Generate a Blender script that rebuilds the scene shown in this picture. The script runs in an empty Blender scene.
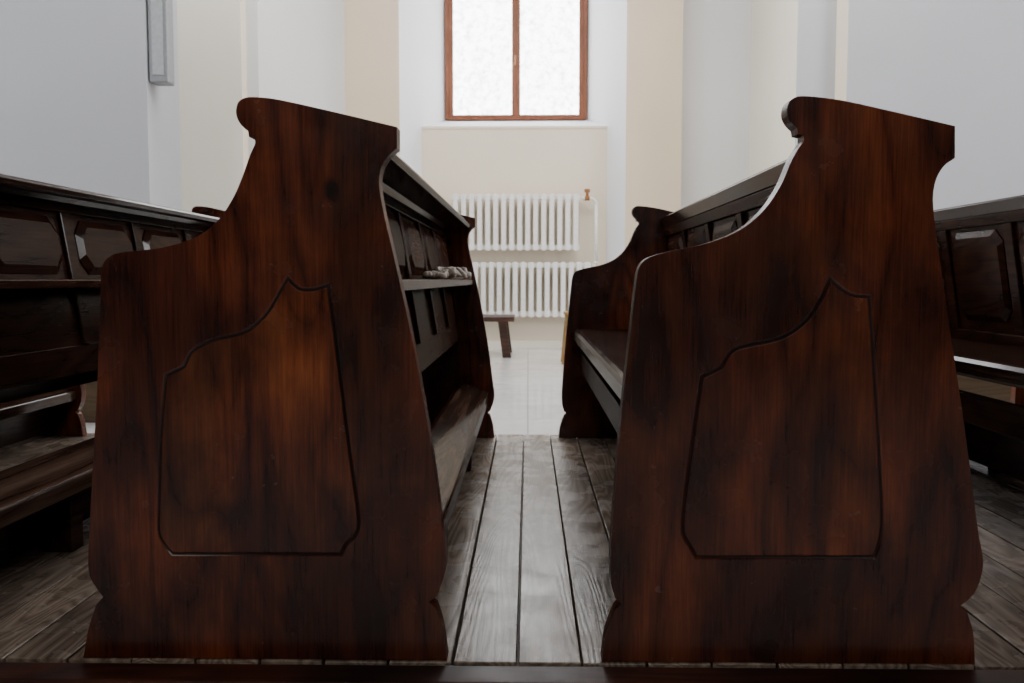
import bpy, bmesh, math, random
from mathutils import Vector, Matrix, noise
random.seed(4)
scene = bpy.context.scene
COL = scene.collection

# ------------------------------------------------------------------ camera
CAMH = 0.72
PITCH = math.radians(3.91); YAW = math.radians(1.02); F = 900.0
cd = bpy.data.cameras.new("camera"); cam = bpy.data.objects.new("camera", cd)
COL.objects.link(cam); scene.camera = cam
cam.location = (0, 0, CAMH)
cam.rotation_euler = (math.pi/2-PITCH, 0, YAW)
cd.sensor_width = 36; cd.lens = F/1024*36
cd.clip_start = 0.05
cd.dof.use_dof = True; cd.dof.focus_distance = 2.1; cd.dof.aperture_fstop = 8.0

def rectify(px, py, d):
    """measurement taken on a drawing -> metres on the vertical plane Y=d"""
    u = px-512.0; v = 341.5-py
    s, c = math.sin(YAW), math.cos(YAW); sp, cp = math.sin(PITCH), math.cos(PITCH)
    fx, fy, fz = -s*cp, c*cp, -sp
    rx, ry = c, s
    ux, uy, uz = -s*sp, c*sp, cp
    X = rx*u+ux*v+fx*F; Y = ry*u+uy*v+fy*F; Z = uz*v+fz*F
    return (X/Y*d, CAMH+Z/Y*d)

# ------------------------------------------------------------------ materials
def nt(name):
    m = bpy.data.materials.new(name); m.use_nodes = True
    n = m.node_tree.nodes; l = m.node_tree.links
    return m, n, l, n["Principled BSDF"]

def ramp(n, stops):
    r = n.new("ShaderNodeValToRGB"); e = r.color_ramp.elements
    e[0].position, e[0].color = stops[0][0], (*stops[0][1], 1)
    e[1].position, e[1].color = stops[-1][0], (*stops[-1][1], 1)
    for p, c in stops[1:-1]:
        k = e.new(p); k.color = (*c, 1)
    return r

def wood(name, stops, axis='Z', rough=(0.28, 0.5), gloss=(0.03, 0.3), sc=1.0, bump=0.15, blotch=(0.35, 1.5), attr=False,
         ringmix=0.3, rings_n=9.0, fine=(200, 5.0), warm=None, warmr=(0.45, 0.68), ringw=(7, 1.1), knots=0.0, ringpow=0.6, knotsc=(5, 2.2), spots=()):
    m, n, l, b = nt(name)
    tc = n.new("ShaderNodeTexCoord"); oi = n.new("ShaderNodeObjectInfo")
    mul = n.new("ShaderNodeMath"); mul.operation = 'MULTIPLY'; mul.inputs[1].default_value = 7.3
    l.new(oi.outputs["Random"], mul.inputs[0])
    add = n.new("ShaderNodeVectorMath"); add.operation = 'ADD'
    l.new(tc.outputs["Object"], add.inputs[0]); l.new(mul.outputs[0], add.inputs[1])
    src = add.outputs[0]
    if attr:
        a = n.new("ShaderNodeAttribute"); a.attribute_name = "plank"
        add2 = n.new("ShaderNodeVectorMath"); add2.operation = 'MULTIPLY_ADD'
        l.new(a.outputs["Color"], add2.inputs[0]); add2.inputs[1].default_value = (9, 9, 9)
        l.new(src, add2.inputs[2]); src = add2.outputs[0]
    def mapp(across, along):
        mp = n.new("ShaderNodeMapping"); l.new(src, mp.inputs[0])
        v = [across*sc]*3; v['XYZ'.index(axis)] = along*sc
        mp.inputs["Scale"].default_value = v
        return mp
    def math2(op, x, y):
        k = n.new("ShaderNodeMath"); k.operation = op
        for i, q in enumerate((x, y)):
            if isinstance(q, (int, float)): k.inputs[i].default_value = q
            else: l.new(q, k.inputs[i])
        return k.outputs[0]
    m1 = mapp(*ringw)
    rings = n.new("ShaderNodeTexNoise"); rings.inputs["Scale"].default_value = 1.0
    rings.inputs["Detail"].default_value = 1.5; rings.inputs["Distortion"].default_value = 0.25
    l.new(m1.outputs[0], rings.inputs["Vector"])
    ringsrc = rings.outputs["Fac"]
    kf = None
    if knots:
        mk_ = mapp(*knotsc)
        vo = n.new("ShaderNodeTexVoronoi"); vo.inputs["Scale"].default_value = 1.0
        l.new(mk_.outputs[0], vo.inputs["Vector"])
        kr = n.new("ShaderNodeMapRange"); kr.interpolation_type = 'SMOOTHSTEP'
        kr.inputs[1].default_value = 0.0; kr.inputs[2].default_value = 0.32; kr.inputs[3].default_value = 1.0; kr.inputs[4].default_value = 0.0
        l.new(vo.outputs["Distance"], kr.inputs[0])
        ksep = n.new("ShaderNodeSeparateColor"); l.new(vo.outputs["Color"], ksep.inputs[0])
        sel = math2('GREATER_THAN', ksep.outputs[0], 0.7)
        kf = math2('MULTIPLY', kr.outputs[0], sel)
        ringsrc = math2('ADD', ringsrc, math2('MULTIPLY', kf, 0.3))
    fr = math2('PINGPONG', math2('MULTIPLY', ringsrc, rings_n), 0.5)
    pw = math2('POWER', math2('MULTIPLY', fr, 2.0), ringpow)
    m2 = mapp(*fine)
    fn = n.new("ShaderNodeTexNoise"); fn.inputs["Scale"].default_value = 1.0
    fn.inputs["Detail"].default_value = 5; fn.inputs["Roughness"].default_value = 0.65
    l.new(m2.outputs[0], fn.inputs["Vector"])
    mx = n.new("ShaderNodeMix"); mx.inputs[0].default_value = ringmix
    l.new(fn.outputs["Fac"], mx.inputs[2]); l.new(pw, mx.inputs[3])
    r = ramp(n, stops); l.new(mx.outputs[0], r.inputs[0])
    col = r.outputs[0]
    m3 = mapp(4.0, 1.7)
    bl = n.new("ShaderNodeTexNoise"); bl.inputs["Scale"].default_value = 1.2; bl.inputs["Detail"].default_value = 4
    l.new(m3.outputs[0], bl.inputs["Vector"])
    if warm:
        r2 = ramp(n, warm); l.new(mx.outputs[0], r2.inputs[0])
        m4 = mapp(5.0, 2.6)
        bw = n.new("ShaderNodeTexNoise"); bw.inputs["Scale"].default_value = 1.0; bw.inputs["Detail"].default_value = 5; bw.inputs["Roughness"].default_value = 0.58; bw.inputs["Distortion"].default_value = 0.4
        l.new(m4.outputs[0], bw.inputs["Vector"])
        mrw = n.new("ShaderNodeMapRange"); mrw.inputs[1].default_value = warmr[0]; mrw.inputs[2].default_value = warmr[1]
        l.new(bw.outputs["Fac"], mrw.inputs[0])
        mw = n.new("ShaderNodeMix"); mw.data_type = 'RGBA'
        l.new(mrw.outputs[0], mw.inputs[0]); l.new(col, mw.inputs[6]); l.new(r2.outputs[0], mw.inputs[7]); col = mw.outputs[2]
    mr = n.new("ShaderNodeMapRange"); mr.inputs[1].default_value = 0.35; mr.inputs[2].default_value = 0.65
    mr.inputs[3].default_value = blotch[0]; mr.inputs[4].default_value = blotch[1]
    l.new(bl.outputs["Fac"], mr.inputs[0])
    fac = mr.outputs[0]
    if knots:
        core = n.new("ShaderNodeMapRange"); core.inputs[1].default_value = 0.55; core.inputs[2].default_value = 0.95
        core.inputs[3].default_value = 1.0; core.inputs[4].default_value = 1.0-knots
        l.new(kf, core.inputs[0]); fac = math2('MULTIPLY', fac, core.outputs[0])
    for (sx_, sz_, rx_, rz_, lo_) in spots:      # dark knots / worn amber places in the board
        mp = n.new("ShaderNodeMapping"); l.new(tc.outputs["Object"], mp.inputs[0])
        mp.inputs["Scale"].default_value = (1/rx_, 0, 1/rz_); mp.inputs["Location"].default_value = (-sx_/rx_, 0, -sz_/rz_)
        wn = n.new("ShaderNodeTexNoise"); wn.inputs["Scale"].default_value = 0.8/rx_; wn.inputs["Detail"].default_value = 5; l.new(tc.outputs["Object"], wn.inputs["Vector"])
        ln = n.new("ShaderNodeVectorMath"); ln.operation = 'LENGTH'; l.new(mp.outputs[0], ln.inputs[0])
        dd = math2('ADD', ln.outputs["Value"], math2('MULTIPLY', wn.outputs["Fac"], 0.9))
        kr = n.new("ShaderNodeMapRange"); kr.interpolation_type = 'SMOOTHSTEP'
        kr.inputs[1].default_value = 0.8; kr.inputs[2].default_value = 1.6; kr.inputs[3].default_value = lo_; kr.inputs[4].default_value = 1.0
        l.new(dd, kr.inputs[0]); fac = math2('MULTIPLY', fac, kr.outputs[0])
    vm = n.new("ShaderNodeVectorMath"); vm.operation = 'SCALE'
    l.new(col, vm.inputs[0]); l.new(fac, vm.inputs["Scale"])
    out = vm.outputs[0]
    if attr:
        sx = n.new("ShaderNodeSeparateColor"); l.new(a.outputs["Color"], sx.inputs[0])
        mr3 = n.new("ShaderNodeMapRange"); mr3.inputs[3].default_value = 0.8; mr3.inputs[4].default_value = 1.15
        l.new(sx.outputs[1], mr3.inputs[0])
        vm2 = n.new("ShaderNodeVectorMath"); vm2.operation = 'SCALE'
        l.new(out, vm2.inputs[0]); l.new(mr3.outputs[0], vm2.inputs["Scale"]); out = vm2.outputs[0]
    sm = n.new("ShaderNodeTexNoise"); sm.inputs["Scale"].default_value = 9; sm.inputs["Detail"].default_value = 6
    l.new(src, sm.inputs["Vector"])
    mr2 = n.new("ShaderNodeMapRange"); mr2.inputs[1].default_value = 0.3; mr2.inputs[2].default_value = 0.7
    mr2.inputs[3].default_value = rough[0]; mr2.inputs[4].default_value = rough[1]
    l.new(sm.outputs["Fac"], mr2.inputs[0])
    bp = n.new("ShaderNodeBump"); bp.inputs["Strength"].default_value = bump; bp.inputs["Distance"].default_value = 0.0015
    l.new(mx.outputs[0], bp.inputs["Height"])
    # worn varnish: diffuse wood under a thin film whose grazing reflection is limited
    outn = n["Material Output"]; n.remove(b)
    df = n.new("ShaderNodeBsdfDiffuse"); gl = n.new("ShaderNodeBsdfGlossy"); ms = n.new("ShaderNodeMixShader")
    l.new(out, df.inputs["Color"]); l.new(bp.outputs[0], df.inputs["Normal"]); l.new(bp.outputs[0], gl.inputs["Normal"])
    l.new(mr2.outputs[0], gl.inputs["Roughness"])
    lw = n.new("ShaderNodeLayerWeight"); lw.inputs["Blend"].default_value = 0.5
    fz = math2('ADD', math2('MULTIPLY', math2('POWER', lw.outputs["Facing"], 4.0), gloss[1]-gloss[0]), gloss[0])
    l.new(fz, ms.inputs[0]); l.new(df.outputs[0], ms.inputs[1]); l.new(gl.outputs[0], ms.inputs[2]); l.new(ms.outputs[0], outn.inputs[0])
    return m

PST = [(0.28, (0.013, 0.0025, 0.0016)), (0.5, (0.046, 0.0088, 0.0045)), (0.75, (0.098, 0.0210, 0.0092))]
WST = [(0.28, (0.064, 0.0120, 0.0038)), (0.5, (0.160, 0.0330, 0.0098)), (0.75, (0.27, 0.068, 0.020))]
AST = [(0.28, (0.100, 0.0205, 0.0052)), (0.5, (0.235, 0.054, 0.014)), (0.75, (0.37, 0.105, 0.030))]
PK = dict(axis='Z', rough=(0.17, 0.30), gloss=(0.05, 0.26), ringmix=0.30, rings_n=8, ringw=(5.0, 1.2), fine=(230, 8), bump=0.15)
sxk, szk = rectify(331, 190, 1.66)
cxk, czk = rectify(250, 430, 1.66)
M_PANEL_A = wood("varnished_mahogany_knotted", PST, blotch=(0.5, 1.2), warm=WST, warmr=(0.44, 0.72), spots=((sxk+0.5, szk, 0.018, 0.026, 0.12),), **PK)
M_PANEL_B = wood("varnished_mahogany", PST, blotch=(0.5, 1.2), warm=WST, warmr=(0.44, 0.72), **PK)
M_FIELD_A = wood("amber_mahogany_field", PST, blotch=(0.55, 1.2), warm=AST, warmr=(0.40, 0.68), spots=((cxk+0.5, czk, 0.09, 0.15, 1.7),), **PK)
M_FIELD_B = wood("mahogany_field", PST, blotch=(0.55, 1.2), warm=WST, warmr=(0.40, 0.68), **PK)
M_GROOVE = wood("groove_painted_shade", [(0.3, (0.009, 0.0024, 0.0018)), (0.75, (0.022, 0.0055, 0.0034))], 'Z', rough=(0.35, 0.45), gloss=(0.03, 0.15))  # near-black colour paints the recess shade into the groove faces
M_BOARD = wood("dark_lacquered_board", [(0.2, (0.010, 0.0037, 0.0024)), (0.5, (0.028, 0.0102, 0.006)), (0.85, (0.058, 0.022, 0.0125))], 'Y', rough=(0.18, 0.24), gloss=(0.028, 0.12), bump=0.04, blotch=(0.7, 1.3))
M_SEAT = wood("polished_seat_board", [(0.2, (0.013, 0.0052, 0.0034)), (0.5, (0.030, 0.0125, 0.008)), (0.85, (0.060, 0.026, 0.017))], 'Y', rough=(0.10, 0.15), gloss=(0.055, 0.32), bump=0.06, ringmix=0.3, blotch=(0.7, 1.2))
M_KNEEL = wood("worn_kneeler_board", [(0.28, (0.020, 0.0085, 0.0055)), (0.5, (0.050, 0.024, 0.016)), (0.75, (0.10, 0.056, 0.038))], 'Y', rough=(0.07, 0.12), gloss=(0.05, 0.22), bump=0.08, ringmix=0.38, rings_n=9, ringw=(12, 0.6), blotch=(0.65, 1.25))
M_FLOOR = wood("worn_floorboards", [(0.25, (0.085, 0.056, 0.041)), (0.5, (0.205, 0.152, 0.115)), (0.78, (0.36, 0.292, 0.235))], 'Y', rough=(0.17, 0.36), gloss=(0.05, 0.40), bump=0.35, blotch=(0.76, 1.2), attr=True,
                ringmix=0.35, rings_n=20, ringw=(8, 0.8), fine=(340, 9), knots=0.6, knotsc=(9, 1.6), ringpow=0.8)
M_BEAM = wood("red_brown_beam", [(0.2, (0.013, 0.004, 0.003)), (0.5, (0.035, 0.0095, 0.005)), (0.85, (0.08, 0.022, 0.011))], 'X', rough=(0.3, 0.45))
M_PINE = wood("dull_pine", [(0.2, (0.08, 0.05, 0.028)), (0.5, (0.125, 0.082, 0.046)), (0.85, (0.17, 0.12, 0.07))], 'X', rough=(0.4, 0.55), blotch=(0.85, 1.1))
M_GOLD = wood("golden_oak", [(0.2, (0.16, 0.085, 0.025)), (0.5, (0.27, 0.155, 0.05)), (0.85, (0.38, 0.23, 0.085))], 'Z', rough=(0.3, 0.45), blotch=(0.85, 1.1))
M_WINW = wood("window_wood", [(0.2, (0.15, 0.05, 0.025)), (0.5, (0.21, 0.075, 0.038)), (0.85, (0.27, 0.10, 0.052))], 'Z', rough=(0.4, 0.5), blotch=(0.85, 1.1))
M_BROWN = wood("dark_brown_bench", [(0.2, (0.018, 0.008, 0.006)), (0.5, (0.040, 0.018, 0.012)), (0.85, (0.08, 0.038, 0.024))], 'X', rough=(0.35, 0.5))

def plaster(name, col, var=0.03):
    m, n, l, b = nt(name)
    tc = n.new("ShaderNodeTexCoord")
    a = n.new("ShaderNodeTexNoise"); a.inputs["Scale"].default_value = 0.9; a.inputs["Detail"].default_value = 6
    l.new(tc.outputs["Object"], a.inputs["Vector"])
    r = ramp(n, [(0.3, tuple(c*(1-var) for c in col)), (0.7, tuple(min(1, c*(1+var)) for c in col))])
    l.new(a.outputs["Fac"], r.inputs[0]); l.new(r.outputs[0], b.inputs["Base Color"])
    b.inputs["Roughness"].default_value = 0.85; b.inputs["Specular IOR Level"].default_value = 0.2
    c = n.new("ShaderNodeTexNoise"); c.inputs["Scale"].default_value = 60
    l.new(tc.outputs["Object"], c.inputs["Vector"])
    bp = n.new("ShaderNodeBump"); bp.inputs["Strength"].default_value = 0.06
    l.new(c.outputs["Fac"], bp.inputs["Height"]); l.new(bp.outputs[0], b.inputs["Normal"])
    return m
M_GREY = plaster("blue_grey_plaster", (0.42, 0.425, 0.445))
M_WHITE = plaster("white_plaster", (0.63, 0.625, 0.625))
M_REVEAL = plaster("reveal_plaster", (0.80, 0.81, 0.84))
M_CREAM = plaster("cream_plaster", (0.68, 0.56, 0.42))
M_CREAM2 = plaster("pale_cream_plaster", (0.77, 0.68, 0.55))
M_CREAM3 = plaster("white_cream_plaster", (0.76, 0.72, 0.63))
M_DARKW = plaster("shadowed_rear_plaster", (0.18, 0.16, 0.14))

def plain(name, col, rough=0.5, metal=0.0, noise_s=30, var=0.08):
    m, n, l, b = nt(name)
    tc = n.new("ShaderNodeTexCoord")
    a = n.new("ShaderNodeTexNoise"); a.inputs["Scale"].default_value = noise_s
    l.new(tc.outputs["Object"], a.inputs["Vector"])
    r = ramp(n, [(0.3, tuple(c*(1-var) for c in col)), (0.7, tuple(min(1, c*(1+var)) for c in col))])
    l.new(a.outputs["Fac"], r.inputs[0]); l.new(r.outputs[0], b.inputs["Base Color"])
    b.inputs["Roughness"].default_value = rough; b.inputs["Metallic"].default_value = metal
    return m
M_RAD = plain("radiator_enamel", (0.84, 0.83, 0.80), 0.4)
M_BRASS = plain("brass", (0.30, 0.13, 0.05), 0.4, 0.5)
M_SPK = plain("grey_metal", (0.20, 0.21, 0.22), 0.45, 0.3)
M_SPK2 = plain("grey_grille", (0.33, 0.34, 0.35), 0.6, 0.2)
M_PAPER = plain("paper", (0.62, 0.58, 0.52), 0.8)
M_BEAD = plain("pale_beads", (0.55, 0.47, 0.41), 0.3, var=0.3, noise_s=60)
M_COVER = plain("book_cover", (0.07, 0.05, 0.05), 0.5)

def tiles():
    m, n, l, b = nt("pale_marble_tiles")
    tc = n.new("ShaderNodeTexCoord")
    br = n.new("ShaderNodeTexBrick"); br.offset = 0.0
    br.inputs["Scale"].default_value = 1.0; br.inputs["Brick Width"].default_value = 0.6; br.inputs["Row Height"].default_value = 0.6
    br.inputs["Mortar Size"].default_value = 0.004
    br.inputs["Color1"].default_value = (0.76, 0.75, 0.74, 1); br.inputs["Color2"].default_value = (0.68, 0.67, 0.66, 1)
    br.inputs["Mortar"].default_value = (0.36, 0.35, 0.34, 1)
    l.new(tc.outputs["Object"], br.inputs["Vector"])
    a = n.new("ShaderNodeTexNoise"); a.inputs["Scale"].default_value = 5; a.inputs["Detail"].default_value = 8; a.inputs["Distortion"].default_value = 1.5
    l.new(tc.outputs["Object"], a.inputs["Vector"])
    r = ramp(n, [(0.35, (0.86, 0.86, 0.86)), (0.65, (1, 1, 1))]); l.new(a.outputs["Fac"], r.inputs[0])
    mx = n.new("ShaderNodeMix"); mx.data_type = 'RGBA'; mx.blend_type = 'MULTIPLY'; mx.inputs[0].default_value = 1
    l.new(br.outputs["Color"], mx.inputs[6]); l.new(r.outputs[0], mx.inputs[7])
    l.new(mx.outputs[2], b.inputs["Base Color"]); b.inputs["Roughness"].default_value = 0.15
    return m
M_TILE = tiles()

def pane_mat():
    m, n, l, b = nt("frosty_pane")
    out = n["Material Output"]; n.remove(b)
    tc = n.new("ShaderNodeTexCoord")
    a = n.new("ShaderNodeTexNoise"); a.inputs["Scale"].default_value = 11; a.inputs["Detail"].default_value = 12; a.inputs["Roughness"].default_value = 0.85
    l.new(tc.outputs["Object"], a.inputs["Vector"])
    r = ramp(n, [(0.36, (0.60, 0.615, 0.60)), (0.54, (1, 1, 1))]); l.new(a.outputs["Fac"], r.inputs[0])
    t = n.new("ShaderNodeBsdfTransparent"); l.new(r.outputs[0], t.inputs["Color"])
    g = n.new("ShaderNodeBsdfGlossy"); g.inputs["Roughness"].default_value = 0.05
    mx = n.new("ShaderNodeMixShader"); mx.inputs[0].default_value = 0.04
    l.new(t.outputs[0], mx.inputs[1]); l.new(g.outputs[0], mx.inputs[2]); l.new(mx.outputs[0], out.inputs[0])
    return m
M_PANE = pane_mat()

# ------------------------------------------------------------------ mesh helpers
def mk(name, bm, mat, org=(0, 0, 0), parent=None, bevel=0, smooth=False, seg=2):
    bmesh.ops.recalc_face_normals(bm, faces=bm.faces[:])
    me = bpy.data.meshes.new(name)
    bmesh.ops.translate(bm, verts=bm.verts[:], vec=-Vector(org))
    bm.to_mesh(me); bm.free()
    o = bpy.data.objects.new(name, me); COL.objects.link(o)
    for mm in (mat if isinstance(mat, (list, tuple)) else [mat]): me.materials.append(mm)
    if parent: o.parent = parent
    else: o.location = org
    if bevel:
        md = o.modifiers.new("bevel", 'BEVEL'); md.width = bevel; md.segments = seg
        md.limit_method = 'ANGLE'; md.angle_limit = math.radians(40)
    if smooth:
        for p in me.polygons: p.use_smooth = True
    return o

def empty(name, loc, parent=None):
    e = bpy.data.objects.new(name, None); COL.objects.link(e); e.location = loc; e.empty_display_size = 0.1
    if parent: e.parent = parent
    return e

def tag(o, label, cat, group=None):
    o["label"] = label; o["category"] = cat
    if group: o["group"] = group

def struct(o, label):
    o["kind"] = "structure"; o["label"] = label; o["category"] = o.name.split("_")[0]

def bbox(bm, x0, x1, y0, y1, z0, z1, M=None):
    vs = [bm.verts.new((x, y, z)) for x in (x0, x1) for y in (y0, y1) for z in (z0, z1)]
    if M: 
        for v in vs: v.co = M @ v.co
    for f in ((0, 1, 3, 2), (4, 6, 7, 5), (0, 4, 5, 1), (2, 3, 7, 6), (0, 2, 6, 4), (1, 5, 7, 3)):
        bm.faces.new([vs[i] for i in f])
    return vs

def prism(bm, pts, y0, y1):
    a = [bm.verts.new((x, y0, z)) for x, z in pts]; b = [bm.verts.new((x, y1, z)) for x, z in pts]
    n = len(pts)
    bm.faces.new(a); bm.faces.new(b[::-1])
    for i in range(n): bm.faces.new([a[i], b[i], b[(i+1) % n], a[(i+1) % n]])

def cyl(bm, p0, p1, r, seg=16, r2=None):
    p0 = Vector(p0); p1 = Vector(p1); d = p1-p0
    M = Matrix.Translation((p0+p1)/2) @ d.to_track_quat('Z', 'Y').to_matrix().to_4x4()
    bmesh.ops.create_cone(bm, cap_ends=True, segments=seg, radius1=r, radius2=r if r2 is None else r2, depth=d.length, matrix=M)

def smooth_poly(pts, sub=5):
    """closed polygon; entries (x,y) are curve points, (x,y,1) hard corners"""
    n = len(pts); out = []
    for i in range(n):
        p0, p1, p2, p3 = pts[(i-1) % n], pts[i], pts[(i+1) % n], pts[(i+2) % n]
        a = Vector(p1[:2]); b = Vector(p2[:2]); hard = len(p1) > 2
        if len(p1) > 2 and len(p2) > 2:
            out.append((*a, True)); continue
        t1 = (b-a) if len(p1) > 2 else (b-Vector(p0[:2]))/2
        t2 = (b-a) if len(p2) > 2 else (Vector(p3[:2])-a)/2
        L = (b-a).length
        for t in (t1, t2):
            if t.length > L: t.length = L
        ns = max(1, min(sub, int(L/3)))
        for k in range(ns):
            s = k/ns
            h = (2*s**3-3*s**2+1)*a+(s**3-2*s**2+s)*t1+(-2*s**3+3*s**2)*b+(s**3-s**2)*t2
            out.append((*h, hard and k == 0))
    return out

# ------------------------------------------------------------------ pew profiles
YN, YF, TH = 1.66, 4.12, 0.040
OFF = 1.023
PROF_A = [(397, 127, 1), (397, 148, 1), (388, 156), (381, 168), (379, 184), (383, 210), (395, 262), (412, 340), (430, 440), (443, 535), (446, 558),
          (444, 576), (439, 590), (436, 597, 1), (429, 602, 1), (436, 608, 1), (442, 628), (447, 661, 1), (83, 661, 1), (88, 630), (96, 605, 1), (103, 597, 1), (97, 589, 1),
          (90, 577), (88, 560), (92, 480), (97, 390), (100, 310), (101, 275), (104, 262), (114, 254), (135, 251), (165, 247), (198, 236), (219, 219),
          (234, 196), (244, 172), (250, 155), (255, 144, 1), (255, 138, 1), (249, 137, 1), (248, 131, 1), (242, 126), (237, 118), (236, 110), (239, 101), (249, 97), (275, 99), (330, 111)]
PROF_B = [(955, 126, 1), (955, 158, 1), (944, 166), (936, 180), (933, 200), (937, 240), (950, 330), (965, 430), (978, 530), (983, 560), (981, 577), (975, 592),
          (967, 601, 1), (960, 606, 1), (967, 612, 1), (973, 632), (975, 661, 1), (602, 661, 1), (606, 635), (615, 610, 1), (622, 604, 1), (615, 598, 1), (611, 582), (611, 550), (616, 480),
          (623, 400), (631, 330), (636, 285), (640, 266), (650, 257), (675, 250), (708, 243), (740, 230), (764, 210), (781, 185), (791, 162), (798, 149), (804, 141, 1), (804, 135, 1), (798, 134, 1),
          (797, 128, 1), (791, 122), (787, 112), (790, 101), (801, 96), (840, 100), (895, 112)]
FIELD_A = [(173, 553, 1), (166, 545), (160, 533), (160, 505), (162, 440), (167, 376, 1), (185, 368, 1), (194, 351), (215, 341), (246, 333), (268, 314), (281, 292), (288, 280, 1), (298, 290), (312, 291), (327, 287, 1),
           (338, 370), (348, 450), (357, 515), (356, 532), (345, 543), (340, 553, 1)]
FIELD_B = [(697, 556, 1), (691, 545), (684, 533), (686, 500), (694, 440), (703, 378, 1), (722, 369, 1), (733, 352), (752, 346), (782, 339), (806, 323), (822, 300), (831, 281, 1), (842, 291), (854, 297), (868, 298, 1),
           (873, 370), (878, 450), (881, 520), (878, 543), (873, 556, 1)]

def to_m(pts, d, snap=False, dmin=0.0015):
    out = []
    for x, y, hd in smooth_poly(pts):
        X, Z = rectify(x, y, d)
        if snap and y > 658: Z = 0.0
        out.append((X, max(0.0, Z), hd))
    res = [out[0]]
    for p in out[1:]:
        if (Vector(p[:2])-Vector(res[-1][:2])).length > dmin: res.append(p)
        elif p[2] and not res[-1][2]: res[-1] = p
    return [p[:2] for p in res]

def offset_poly(P, d):
    n = len(P); A = sum(P[i][0]*P[(i+1) % n][1]-P[(i+1) % n][0]*P[i][1] for i in range(n)); sg = 1 if A > 0 else -1
    out = []
    for i in range(n):
        p = Vector(P[i]); e1 = (p-Vector(P[i-1])).normalized(); e2 = (Vector(P[(i+1) % n])-p).normalized()
        n1 = Vector((e1.y, -e1.x))*sg; n2 = Vector((e2.y, -e2.x))*sg
        b = (n1+n2)
        if b.length < 0.2: b = n1
        b.normalize(); k = min(1.6, 1/max(0.3, b.dot(n1)))
        out.append(tuple(p+b*d*k))
    return out

def octa(w0, w1, h0, h1, c):
    return [(w0+c, h0), (w1-c, h0), (w1, h0+c), (w1, h1-c), (w1-c, h1), (w0+c, h1), (w0, h1-c), (w0, h0+c)]

def carved_panel(P, Fd, yo, yi):
    """solid end board; its outer face (at yo) has a routed groove round the field"""
    s = 1 if yi > yo else -1
    bm = bmesh.new(); n = len(P)
    o = [bm.verts.new((x, yo, z)) for x, z in P]; q = [bm.verts.new((x, yi, z)) for x, z in P]
    for i in range(n): bm.faces.new([o[i], q[i], q[(i+1) % n], o[(i+1) % n]])
    bm.faces.new(q)
    rings = []
    for d, dep in ((0.0075, 0), (0.0048, 0.0022), (0.0015, 0.0035)):
        rings.append([bm.verts.new((x, yo+s*dep, z)) for x, z in offset_poly(Fd, d)])
    m = len(Fd)
    for j, (a, b) in enumerate(zip(rings[:-1], rings[1:])):
        for i in range(m):
            f = bm.faces.new([a[i], a[(i+1) % m], b[(i+1) % m], b[i]]); f.material_index = j
            f.smooth = True
    f = bm.faces.new(rings[-1]); f.material_index = 1
    es = []
    for L in (o, rings[0]):
        for i in range(len(L)):
            e = bm.edges.get((L[i], L[(i+1) % len(L)])) or bm.edges.new((L[i], L[(i+1) % len(L)]))
            es.append(e)
    bmesh.ops.triangle_fill(bm, use_beauty=True, use_dissolve=False, edges=es, normal=(0, -s, 0))
    return bm

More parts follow.
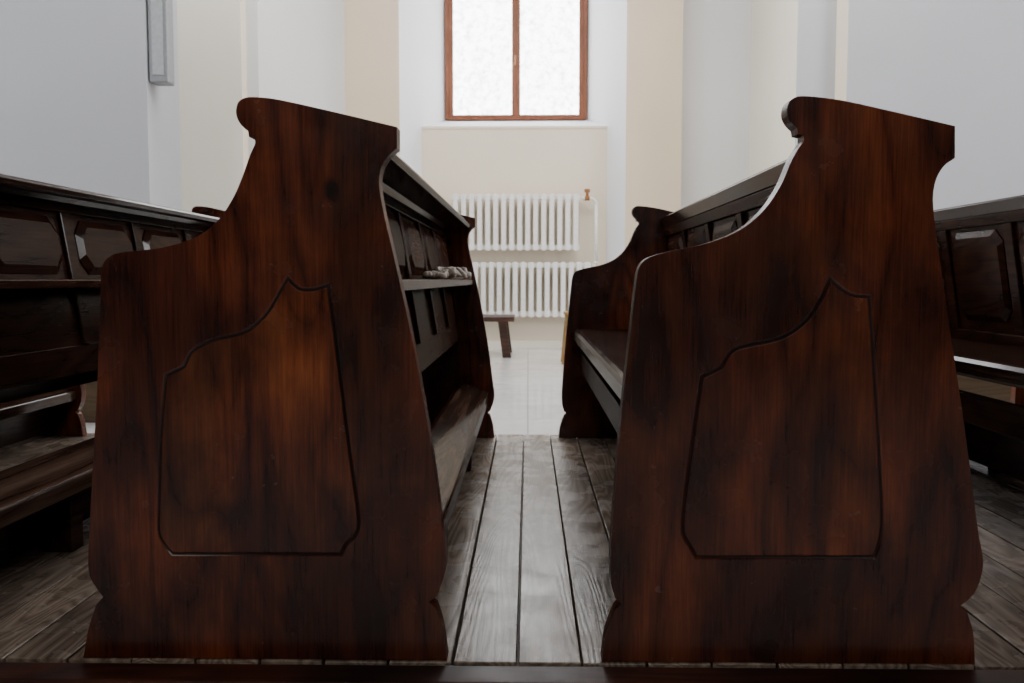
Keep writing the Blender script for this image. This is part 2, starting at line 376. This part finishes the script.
def build_pew(prof, field, dx, MP, MF):
    org = Vector((-0.5+dx, (YN+YF)/2, 0))
    root = empty("church_pew", org)
    P = to_m(prof, YN, True); Fd = to_m(field, YN, dmin=0.008)
    for (ya, yb, s) in ((YN, YN+TH, 1), (YF, YF-TH, -1)):
        bm = carved_panel(P, Fd, ya, yb)
        e = mk("end_panel", bm, [MP, M_GROOVE], org, root, bevel=0.003, seg=3)
        e["label"] = "scroll-topped dark mahogany end panel"
        bm = bmesh.new()
        lo, hi = sorted((ya-s*0.0006, ya+s*0.0038))
        prism(bm, offset_poly(Fd, -0.0003), lo, hi)
        mk("raised_field", bm, MF, org, e, bevel=0.0042, seg=4)
    y0, y1 = YN+TH-0.003, YF-TH+0.003
    # reclining backrest
    b0 = Vector((-0.318+dx, 0, 0.447)); b1 = Vector((-0.40+dx, 0, 0.955)); up = (b1-b0).normalized(); L = (b1-b0).length
    nrm = up.cross(Vector((0, 1, 0)))
    M = Matrix.Translation(b0) @ Matrix(((nrm.x, 0, up.x, 0), (nrm.y, 1, up.y, 0), (nrm.z, 0, up.z, 0), (0, 0, 0, 1)))
    bm = bmesh.new()
    bbox(bm, -0.006, 0.006, y0, y1, 0, L, M)
    bbox(bm, -0.0065, 0.019, y0, y1, 0, 0.085, M)
    bbox(bm, -0.019, 0.019, y0, y1, L-0.040, L, M)
    NP = 5; span = (y1-y0)/NP
    for i in range(NP+1):
        yc = y0+i*span; a = max(y0, yc-0.03); b = min(y1, yc+0.03)
        bbox(bm, -0.0185, 0.0185, a, b, 0.084, L-0.039, M)
    br = mk("backrest", bm, M_BOARD, org, root, bevel=0.004)
    for i in range(NP):
        ya = y0+i*span+0.05; yb = y0+(i+1)*span-0.05
        bm = bmesh.new()
        for sgn, h0 in ((-1, 0.292), (1, 0.125)):     # short field above the shelf at the back, taller one on the seat side
            o = octa(ya, yb, h0, L-0.056, 0.045); oi = octa(ya+0.022, yb-0.022, h0+0.022, L-0.078, 0.038)
            A = [bm.verts.new(M @ Vector((sgn*0.005, y, z))) for y, z in o]
            A2 = [bm.verts.new(M @ Vector((sgn*0.010, y, z))) for y, z in o]
            B = [bm.verts.new(M @ Vector((sgn*0.022, y, z))) for y, z in oi]
            for k in range(8):
                k2 = (k+1) % 8
                bm.faces.new([A[k], A[k2], A2[k2], A2[k]]); bm.faces.new([A2[k], A2[k2], B[k2], B[k]])
            bm.faces.new(B)
        mk("raised_panel", bm, M_BOARD, org, br)
    # sloping cap / book rest
    bm = bmesh.new()
    prism(bm, [(-0.432+dx, 0.992), (-0.425+dx, 0.999), (-0.262+dx, 0.972), (-0.255+dx, 0.962), (-0.262+dx, 0.950), (-0.36+dx, 0.962), (-0.37+dx, 0.945), (-0.42+dx, 0.952)], y0, y1)
    mk("book_rest", bm, M_SEAT, org, root, bevel=0.002)
    bm = bmesh.new(); bbox(bm, -0.352+dx, -0.245+dx, y0, y1, 0.698, 0.722)
    mk("book_shelf", bm, M_SEAT, org, root, bevel=0.004)
    # seat with rounded front
    bm = bmesh.new()
    prism(bm, [(-0.812+dx, 0.448), (-0.82+dx, 0.458), (-0.82+dx, 0.490), (-0.812+dx, 0.500), (-0.80+dx, 0.503), (-0.36+dx, 0.490), (-0.36+dx, 0.465)], y0, y1)
    mk("seat", bm, M_SEAT, org, root, bevel=0.003)
    bm = bmesh.new(); bbox(bm, -0.785+dx, -0.76+dx, y0, y1, 0.31, 0.395)
    mk("stretcher", bm, M_BOARD, org, root, bevel=0.003)
    # sloping kneeler
    bm = bmesh.new()
    prism(bm, [(-0.300+dx, 0.256), (-0.180+dx, 0.210), (-0.178+dx, 0.166), (-0.300+dx, 0.212)], y0, y1)
    kn = mk("kneeler", bm, M_KNEEL, org, root, bevel=0.006, seg=3)
    for yy in (2.32, 3.35):
        bm = bmesh.new(); bbox(bm, -0.30+dx, -0.215+dx, yy, yy+0.06, 0, 0.178)
        mk("kneeler_block", bm, M_BOARD, org, kn, bevel=0.003)
    bm = bmesh.new(); bbox(bm, -0.325+dx, -0.301+dx, y0, y1, 0.02, 0.235)
    mk("kneeler_rail", bm, M_BOARD, org, kn, bevel=0.003)
    return root

def copy_tree(o):
    c = o.copy(); COL.objects.link(c)
    for k in o.children:
        kc = copy_tree(k); kc.parent = c
        kc.matrix_parent_inverse = k.matrix_parent_inverse.copy()
    return c

pewA = build_pew(PROF_A, FIELD_A, 0, M_PANEL_A, M_FIELD_A)
tag(pewA, "dark mahogany church pew with book shelf and worn kneeler", "pew", "church pews")
pewB = build_pew(PROF_B, FIELD_B, OFF, M_PANEL_B, M_FIELD_B)
tag(pewB, "dark mahogany church pew with scrolled end and glossy seat", "pew", "church pews")
for src, dx in ((pewA, -0.99), (pewA, -1.90), (pewB, OFF), (pewB, 2*OFF)):
    c = copy_tree(src); c.location.x += dx
    c["label"] = "dark stained church pew with panelled backrest, further along the row"

# ------------------------------------------------------------------ platform
plat = empty("pew_platform", (0, 2.9, -0.12)); tag(plat, "raised platform of worn grey floorboards under the pews", "platform")
bm = bmesh.new(); cl = bm.loops.layers.color.new("plank")
W = 0.1225; x = -0.1425-30*W; i = 0
while x < 3.9:
    g0, g1 = random.uniform(0.0010, 0.0032), random.uniform(0.0010, 0.0032); dz = random.uniform(-0.002, 0)
    vs = bbox(bm, x+g0, x+W-g1, 1.655, 4.17, -0.03, dz)
    c = (random.random(), random.random(), random.random(), 1)
    for f in set(f for v in vs for f in v.link_faces):
        for lp in f.loops: lp[cl] = c
    x += W
mk("deck", bm, M_FLOOR, (0, 2.9, -0.12), plat, bevel=0.002)
bm = bmesh.new(); bbox(bm, -3.8, 3.9, 1.665, 4.165, -0.12, -0.031)
mk("platform_base", bm, M_BEAM, (0, 2.9, -0.12), plat)
bm = bmesh.new(); bbox(bm, -3.8, 3.9, 1.57, 1.652, -0.12, -0.004)
mk("edge_beam", bm, M_BEAM, (0, 2.9, -0.12), plat, bevel=0.008, seg=3)

# ------------------------------------------------------------------ room
K = 1.04; ZF = -0.12; ZC = 5.3
XW = 6.6
bm = bmesh.new(); bbox(bm, -XW, XW, -4, 12.2, ZF-0.1, ZF); fl = mk("floor", bm, M_TILE, (0, 3, ZF)); struct(fl, "pale marble tile floor")
bm = bmesh.new(); bbox(bm, -XW, XW, -4, 12.2, ZC, ZC+0.1); o = mk("ceiling", bm, M_WHITE, (0, 3, ZC)); struct(o, "white plaster ceiling")

mats = [M_GREY, M_WHITE, M_REVEAL, M_CREAM, M_CREAM2, M_CREAM3]
G, Wt, R, C, C2, C3 = range(6)
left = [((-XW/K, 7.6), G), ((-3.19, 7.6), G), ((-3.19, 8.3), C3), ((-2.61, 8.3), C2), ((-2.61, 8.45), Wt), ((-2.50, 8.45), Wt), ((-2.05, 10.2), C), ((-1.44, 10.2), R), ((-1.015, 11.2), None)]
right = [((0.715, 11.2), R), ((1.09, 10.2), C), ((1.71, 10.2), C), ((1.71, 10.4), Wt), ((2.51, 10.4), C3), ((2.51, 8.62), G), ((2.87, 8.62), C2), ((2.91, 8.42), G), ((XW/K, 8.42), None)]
def plainobj(name, bm, label):
    me = bpy.data.meshes.new(name); bm.to_mesh(me); bm.free()
    wb = bpy.data.objects.new(name, me); COL.objects.link(wb)
    for m in mats: me.materials.append(m)
    struct(wb, label)
def wallrun(bm, seq):
    for (a, m), (b, _) in zip(seq[:-1], seq[1:]):
        vs = [bm.verts.new((p[0]*K, p[1]*K, z)) for p, z in ((a, ZF), (b, ZF), (b, ZC), (a, ZC))]
        f = bm.faces.new(vs); f.material_index = m
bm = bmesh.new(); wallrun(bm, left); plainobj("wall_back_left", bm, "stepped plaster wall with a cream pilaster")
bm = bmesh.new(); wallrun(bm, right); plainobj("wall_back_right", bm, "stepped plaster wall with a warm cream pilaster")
bm = bmesh.new()
def quad(pts, m):
    f = bm.faces.new([bm.verts.new(p) for p in pts]); f.material_index = m
YA = 10.65; t = YA-10.2
xl = (-1.44+t*0.425)*K; xr = (1.09-t*0.375)*K; xwl, xwr = -1.015*K, 0.715*K; YAK = YA*K; YB = 11.2*K
ZS, ZW = 2.58, 2.75
quad([(xl, YAK, ZF), (xr, YAK, ZF), (xr, YAK, ZS), (xl, YAK, ZS)], C2)
quad([(xl, YAK, ZS), (xr, YAK, ZS), (xwr, YB, ZW), (xwl, YB, ZW)], R)
quad([(xwl, YB, ZF), (xwr, YB, ZF), (xwr, YB, ZW), (xwl, YB, ZW)], R)
plainobj("wall_back", bm, "cream plaster wall below the window niche")
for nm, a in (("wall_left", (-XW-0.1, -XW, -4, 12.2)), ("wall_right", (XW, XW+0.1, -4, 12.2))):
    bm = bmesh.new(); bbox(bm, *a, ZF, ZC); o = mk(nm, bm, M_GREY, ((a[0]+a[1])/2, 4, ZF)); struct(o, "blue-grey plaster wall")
bm = bmesh.new(); bbox(bm, -XW, XW, -4.1, -4, ZF, ZC); o = mk("wall_rear", bm, M_DARKW, (0, -4, ZF)); struct(o, "dim rear plaster wall")
bm = bmesh.new(); bbox(bm, xl+0.02, xr-0.02, YAK-0.05, YAK-0.001, ZF, ZF+0.09); o = mk("baseboard_back", bm, M_CREAM3, (0, YAK, ZF), bevel=0.004); struct(o, "pale painted skirting below the radiators")
bm = bmesh.new(); bbox(bm, xl+0.004, xr-0.004, YAK-0.010, YAK+0.03, ZS-0.03, ZS+0.004); o = mk("trim_1", bm, M_CREAM2, (0, YAK, ZS), bevel=0.004); struct(o, "plaster sill ledge")

# window
bm = bmesh.new(); yw0, yw1 = YB-0.06, YB+0.03; T = 0.05; zt = 5.2
xm = (xwl+xwr)/2
bbox(bm, xwl, xwl+T, yw0, yw1, ZW, zt); bbox(bm, xwr-T, xwr, yw0, yw1, ZW, zt)
bbox(bm, xwl+T, xwr-T, yw0, yw1, ZW, ZW+0.03); bbox(bm, xwl+T, xwr-T, yw0, yw1, zt-T, zt)
bbox(bm, xm-0.035, xm+0.035, yw0-0.012, yw0+0.009, ZW+0.03, zt-T)
wo = (xm, YB, ZW)
win = mk("window_1", bm, M_WINW, wo, bevel=0.005); struct(win, "tall brown wooden casement window with bright panes")
for a, b in ((xwl+T, xm), (xm, xwr-T)):
    bm = bmesh.new(); s = 0.052; z0 = ZW+0.03; z1 = zt-T
    bbox(bm, a+0.001, a+s, yw0+0.01, yw1-0.02, z0, z1); bbox(bm, b-s, b-0.001, yw0+0.01, yw1-0.02, z0, z1)
    bbox(bm, a+s, b-s, yw0+0.01, yw1-0.02, z0, z0+0.035); bbox(bm, a+s, b-s, yw0+0.01, yw1-0.02, z1-0.035, z1)
    sh = mk("window_sash", bm, M_WINW, wo, win, bevel=0.003)
    bm = bmesh.new(); bbox(bm, a+s, b-s, YB-0.02, YB-0.014, z0+0.035, z1-0.035)
    mk("window_pane", bm, M_PANE, wo, sh)
bm = bmesh.new(); cyl(bm, (xm-0.01, yw0-0.035, 3.42), (xm-0.01, yw0-0.035, 3.54), 0.012); cyl(bm, (xm-0.01, yw0-0.012, 3.48), (xm-0.01, yw0-0.035, 3.48), 0.009)
mk("window_handle", bm, M_BRASS, wo, win)

# radiators
def radiator(x0, x1, z0, z1, n, label):
    yc = YAK-0.14; org = ((x0+x1)/2, yc, z0); root = empty("radiator", org); tag(root, label, "radiator", "wall radiators")
    p = (x1-x0)/n
    for i in range(n):
        xc = x0+p*(i+0.5); bm = bmesh.new()
        w = p*0.52
        for dy in (-0.045, 0.045):
            prism(bm, octa(xc-w*0.56, xc+w*0.56, z0+0.02, z1-0.02, 0.014), yc+dy-0.022, yc+dy+0.022)
        for zc in (z0+0.04, z1-0.04):
            prism(bm, octa(xc-p*0.5, xc+p*0.5, zc-0.03, zc+0.03, 0.010), yc-0.03, yc+0.03)
            prism(bm, octa(xc-w*0.62, xc+w*0.62, zc-0.04, zc+0.04, 0.014), yc-0.07, yc+0.07)
        mk("radiator_section", bm, M_RAD, org, root, bevel=0.005)
    for xx in (x0+p, x1-p):
        bm = bmesh.new(); bbox(bm, xx-0.012, xx+0.012, yc, YAK-0.001, z0+0.05, z0+0.075)
        mk("wall_bracket", bm, M_RAD, org, root)
    return yc
ry = radiator(-0.92, 0.62, 1.075, 1.75, 16, "white cast-iron radiator mounted below the window")
radiator(-0.685, 0.76, 0.27, 0.935, 15, "white cast-iron radiator mounted close to the floor")
def tube(bm, pts, r):
    for a, b in zip(pts[:-1], pts[1:]):
        cyl(bm, a, b, r, 12)
        bmesh.ops.create_uvsphere(bm, u_segments=12, v_segments=8, radius=r*1.02, matrix=Matrix.Translation(b))
porg = (0.84, ry, 0.9)
pp = empty("heating_pipe", porg); tag(pp, "white heating pipe linking the two radiators", "pipe")
bm = bmesh.new()
arc = [(0.74+0.08*math.sin(a), ry, 1.62+0.08*math.cos(a)) for a in [k*math.pi/12 for k in range(7)]]
tube(bm, [(0.642, ry, 1.70)]+arc+[(0.82, ry, 0.95), (0.805, ry, 0.905), (0.785, ry, 0.89)], 0.019)
mk("pipe_run", bm, M_RAD, porg, pp, smooth=True)
bm = bmesh.new(); cyl(bm, (0.68, ry-0.001, 1.70), (0.74, ry-0.001, 1.70), 0.028); cyl(bm, (0.71, ry, 1.70), (0.71, ry, 1.79), 0.018); cyl(bm, (0.71, ry, 1.77), (0.71, ry, 1.81), 0.034)
mk("valve", bm, M_BRASS, porg, pp)

# column speaker
so = (-3.18*K+0.09, 7.72*K, 2.46)
sp = empty("column_speaker", so); tag(sp, "slim grey metal column speaker on the wall pier", "speaker")
bm = bmesh.new(); bbox(bm, -3.19*K+0.012, -3.19*K+0.175, 7.62*K, 7.78*K, 2.44, 3.6); mk("speaker_case", bm, M_SPK, so, sp, bevel=0.01)
bm = bmesh.new(); bbox(bm, -3.19*K+0.045, -3.19*K+0.145, 7.62*K-0.008, 7.62*K+0.004, 2.50, 3.54); mk("speaker_grille", bm, M_SPK2, so, sp, bevel=0.004)

# ------------------------------------------------------------------ small furniture on the tiles
def low_bench(x0, x1, y0, y1, h, mat, label, cat, name, splay=0.06, top=0.03, lw=0.02, inset=0.1):
    org = ((x0+x1)/2, (y0+y1)/2, ZF); root = empty(name, org); tag(root, label, cat)
    bm = bmesh.new(); ny = 3; w = (y1-y0)/ny
    for i in range(ny): bbox(bm, x0, x1, y0+i*w+0.008, y0+(i+1)*w-0.008, ZF+h-top, ZF+h)
    mk("seat", bm, mat, org, root, bevel=0.004)
    for xx, s in ((x0+inset, -1), (x1-inset, 1)):
        for yy in (y0+0.05, y1-0.05):
            bm = bmesh.new(); vs = bbox(bm, xx-lw, xx+lw, yy-lw, yy+lw, ZF, ZF+h-top-0.001)
            for v in vs:
                if v.co.z < ZF+0.01: v.co.x += s*splay
            mk("leg", bm, mat, org, root, bevel=0.003)
        bm = bmesh.new(); bbox(bm, xx-0.02, xx+0.02, y0+0.02, y1-0.02, ZF+h-top-0.07, ZF+h-top-0.001); mk("cross_rail", bm, mat, org, root)
    return root
low_bench(-1.5, -0.15, 9.7, 10.5, 0.44, M_BROWN, "low dark brown wooden slatted bench beside the radiators", "bench", "low_bench", 0.05, 0.05, 0.045, 0.13)
low_bench(0.365, 0.75, 8.9, 9.3, 0.52, M_GOLD, "small golden wooden stool standing on the tiles", "stool", "stool", 0.045, 0.03, 0.014, 0.03)
for (x0, x1, y0) in ((-3.2, -2.34, 5.2), (2.35, 3.3, 5.0)):
    org = ((x0+x1)/2, y0+0.2, ZF); r = empty("wooden_step", org); tag(r, "pale wooden step box on the tile floor", "step")
    bm = bmesh.new(); bbox(bm, x0, x1, y0, y0+0.4, ZF+0.36, ZF+0.39); mk("tread", bm, M_PINE, org, r, bevel=0.004)
    bm = bmesh.new(); bbox(bm, x0+0.02, x1-0.02, y0+0.02, y0+0.04, ZF, ZF+0.359); bbox(bm, x0+0.02, x0+0.04, y0+0.04, y0+0.38, ZF, ZF+0.359); bbox(bm, x1-0.04, x1-0.02, y0+0.04, y0+0.38, ZF, ZF+0.359)
    mk("riser", bm, M_PINE, org, r, bevel=0.003)

# ------------------------------------------------------------------ things on the book shelf
SZ = 0.7225
for (xc, yc, rot, w, h, th) in ((-0.288, 3.42, 0.3, 0.07, 0.10, 0.012),):
    M = Matrix.Translation((xc, yc, SZ)) @ Matrix.Rotation(rot, 4, 'Z')
    r = empty("prayer_booklet", (xc, yc, SZ)); tag(r, "small dark-covered prayer booklet lying on the pew shelf", "book")
    bm = bmesh.new(); bbox(bm, -w/2, w/2, -h/2, h/2, 0, 0.002, M); bbox(bm, -w/2, w/2, -h/2, h/2, th-0.002, th, M); bbox(bm, -w/2, -w/2+0.002, -h/2, h/2, 0.002, th-0.002, M)
    mk("cover", bm, M_COVER, (xc, yc, SZ), r)
    bm = bmesh.new(); bbox(bm, -w/2+0.0021, w/2-0.003, -h/2+0.003, h/2-0.003, 0.0021, th-0.0021, M); mk("pages", bm, M_PAPER, (xc, yc, SZ), r)
rb = 0.0085
for (xc, yc, sy, hp, nb) in ((-0.282, 2.80, 0.10, 0.010, 70), (-0.282, 3.13, 0.11, 0.028, 100), (-0.282, 3.68, 0.11, 0.034, 110), (-0.282, 3.93, 0.06, 0.02, 60)):
    org = (xc, yc, SZ); r = empty("rosary", org); tag(r, "pale bead rosary heaped on the pew shelf", "rosary", "rosaries on the pew shelf")
    bm = bmesh.new(); ph = random.random()*6
    for k in range(nb):
        t = k/nb*math.tau
        q = 1+0.25*math.sin(7*t+ph)
        x_ = xc+0.026*q*math.cos(5*t+ph)*0.95; y_ = yc+sy*math.sin(3*t+ph)*0.6*q+0.2*sy*math.sin(t)
        z_ = SZ+rb+hp*max(0, 1-((y_-yc)/sy)**2)*abs(math.sin(4*t))
        bmesh.ops.create_uvsphere(bm, u_segments=8, v_segments=6, radius=rb, matrix=Matrix.Translation((x_, y_, z_)))
    o = mk("beads", bm, M_BEAD, org, r, smooth=True); o["kind"] = "stuff"
    bm = bmesh.new(); cx, cy = xc+0.026, yc-sy*0.8
    bbox(bm, cx-0.003, cx+0.003, cy-0.02, cy+0.015, SZ, SZ+0.004); bbox(bm, cx-0.011, cx+0.011, cy-0.001, cy+0.005, SZ, SZ+0.004)
    mk("cross", bm, M_BRASS, org, r)

# ------------------------------------------------------------------ light
w = bpy.data.worlds.new("overcast"); scene.world = w; w.use_nodes = True
w.node_tree.nodes["Background"].inputs[0].default_value = (0.97, 0.98, 1.0, 1); w.node_tree.nodes["Background"].inputs[1].default_value = 12.0
def area(name, loc, target, sx, sy, power, col=(1, 1, 1)):
    ld = bpy.data.lights.new(name, 'AREA'); ld.shape = 'RECTANGLE'; ld.size = sx; ld.size_y = sy; ld.energy = power; ld.color = col
    o = bpy.data.objects.new(name, ld); COL.objects.link(o); o.location = loc
    o.rotation_euler = (Vector(target)-Vector(loc)).to_track_quat('-Z', 'Y').to_euler()
area("daylight_side_left", (-6.4, 5.0, 3.4), (0, 7.5, 1.6), 2.5, 2.6, 200, (0.97, 0.985, 1.0))
area("daylight_side_right", (6.4, 5.0, 3.4), (0, 7.5, 1.6), 2.5, 2.6, 340, (1.0, 0.995, 1.0))
area("fill_overhead", (0, 8.0, 5.2), (0, 9.2, 0), 7, 2.5, 410, (1.0, 0.985, 0.965))  # added overhead fill that brightens the back walls
area("fill_rear_sheen", (0.3, -3.9, 3.3), (0.3, 2, 1.6), 2.6, 2.2, 110, (1.0, 0.97, 0.92))  # added emitter behind the camera, gives the panel fronts their sheen
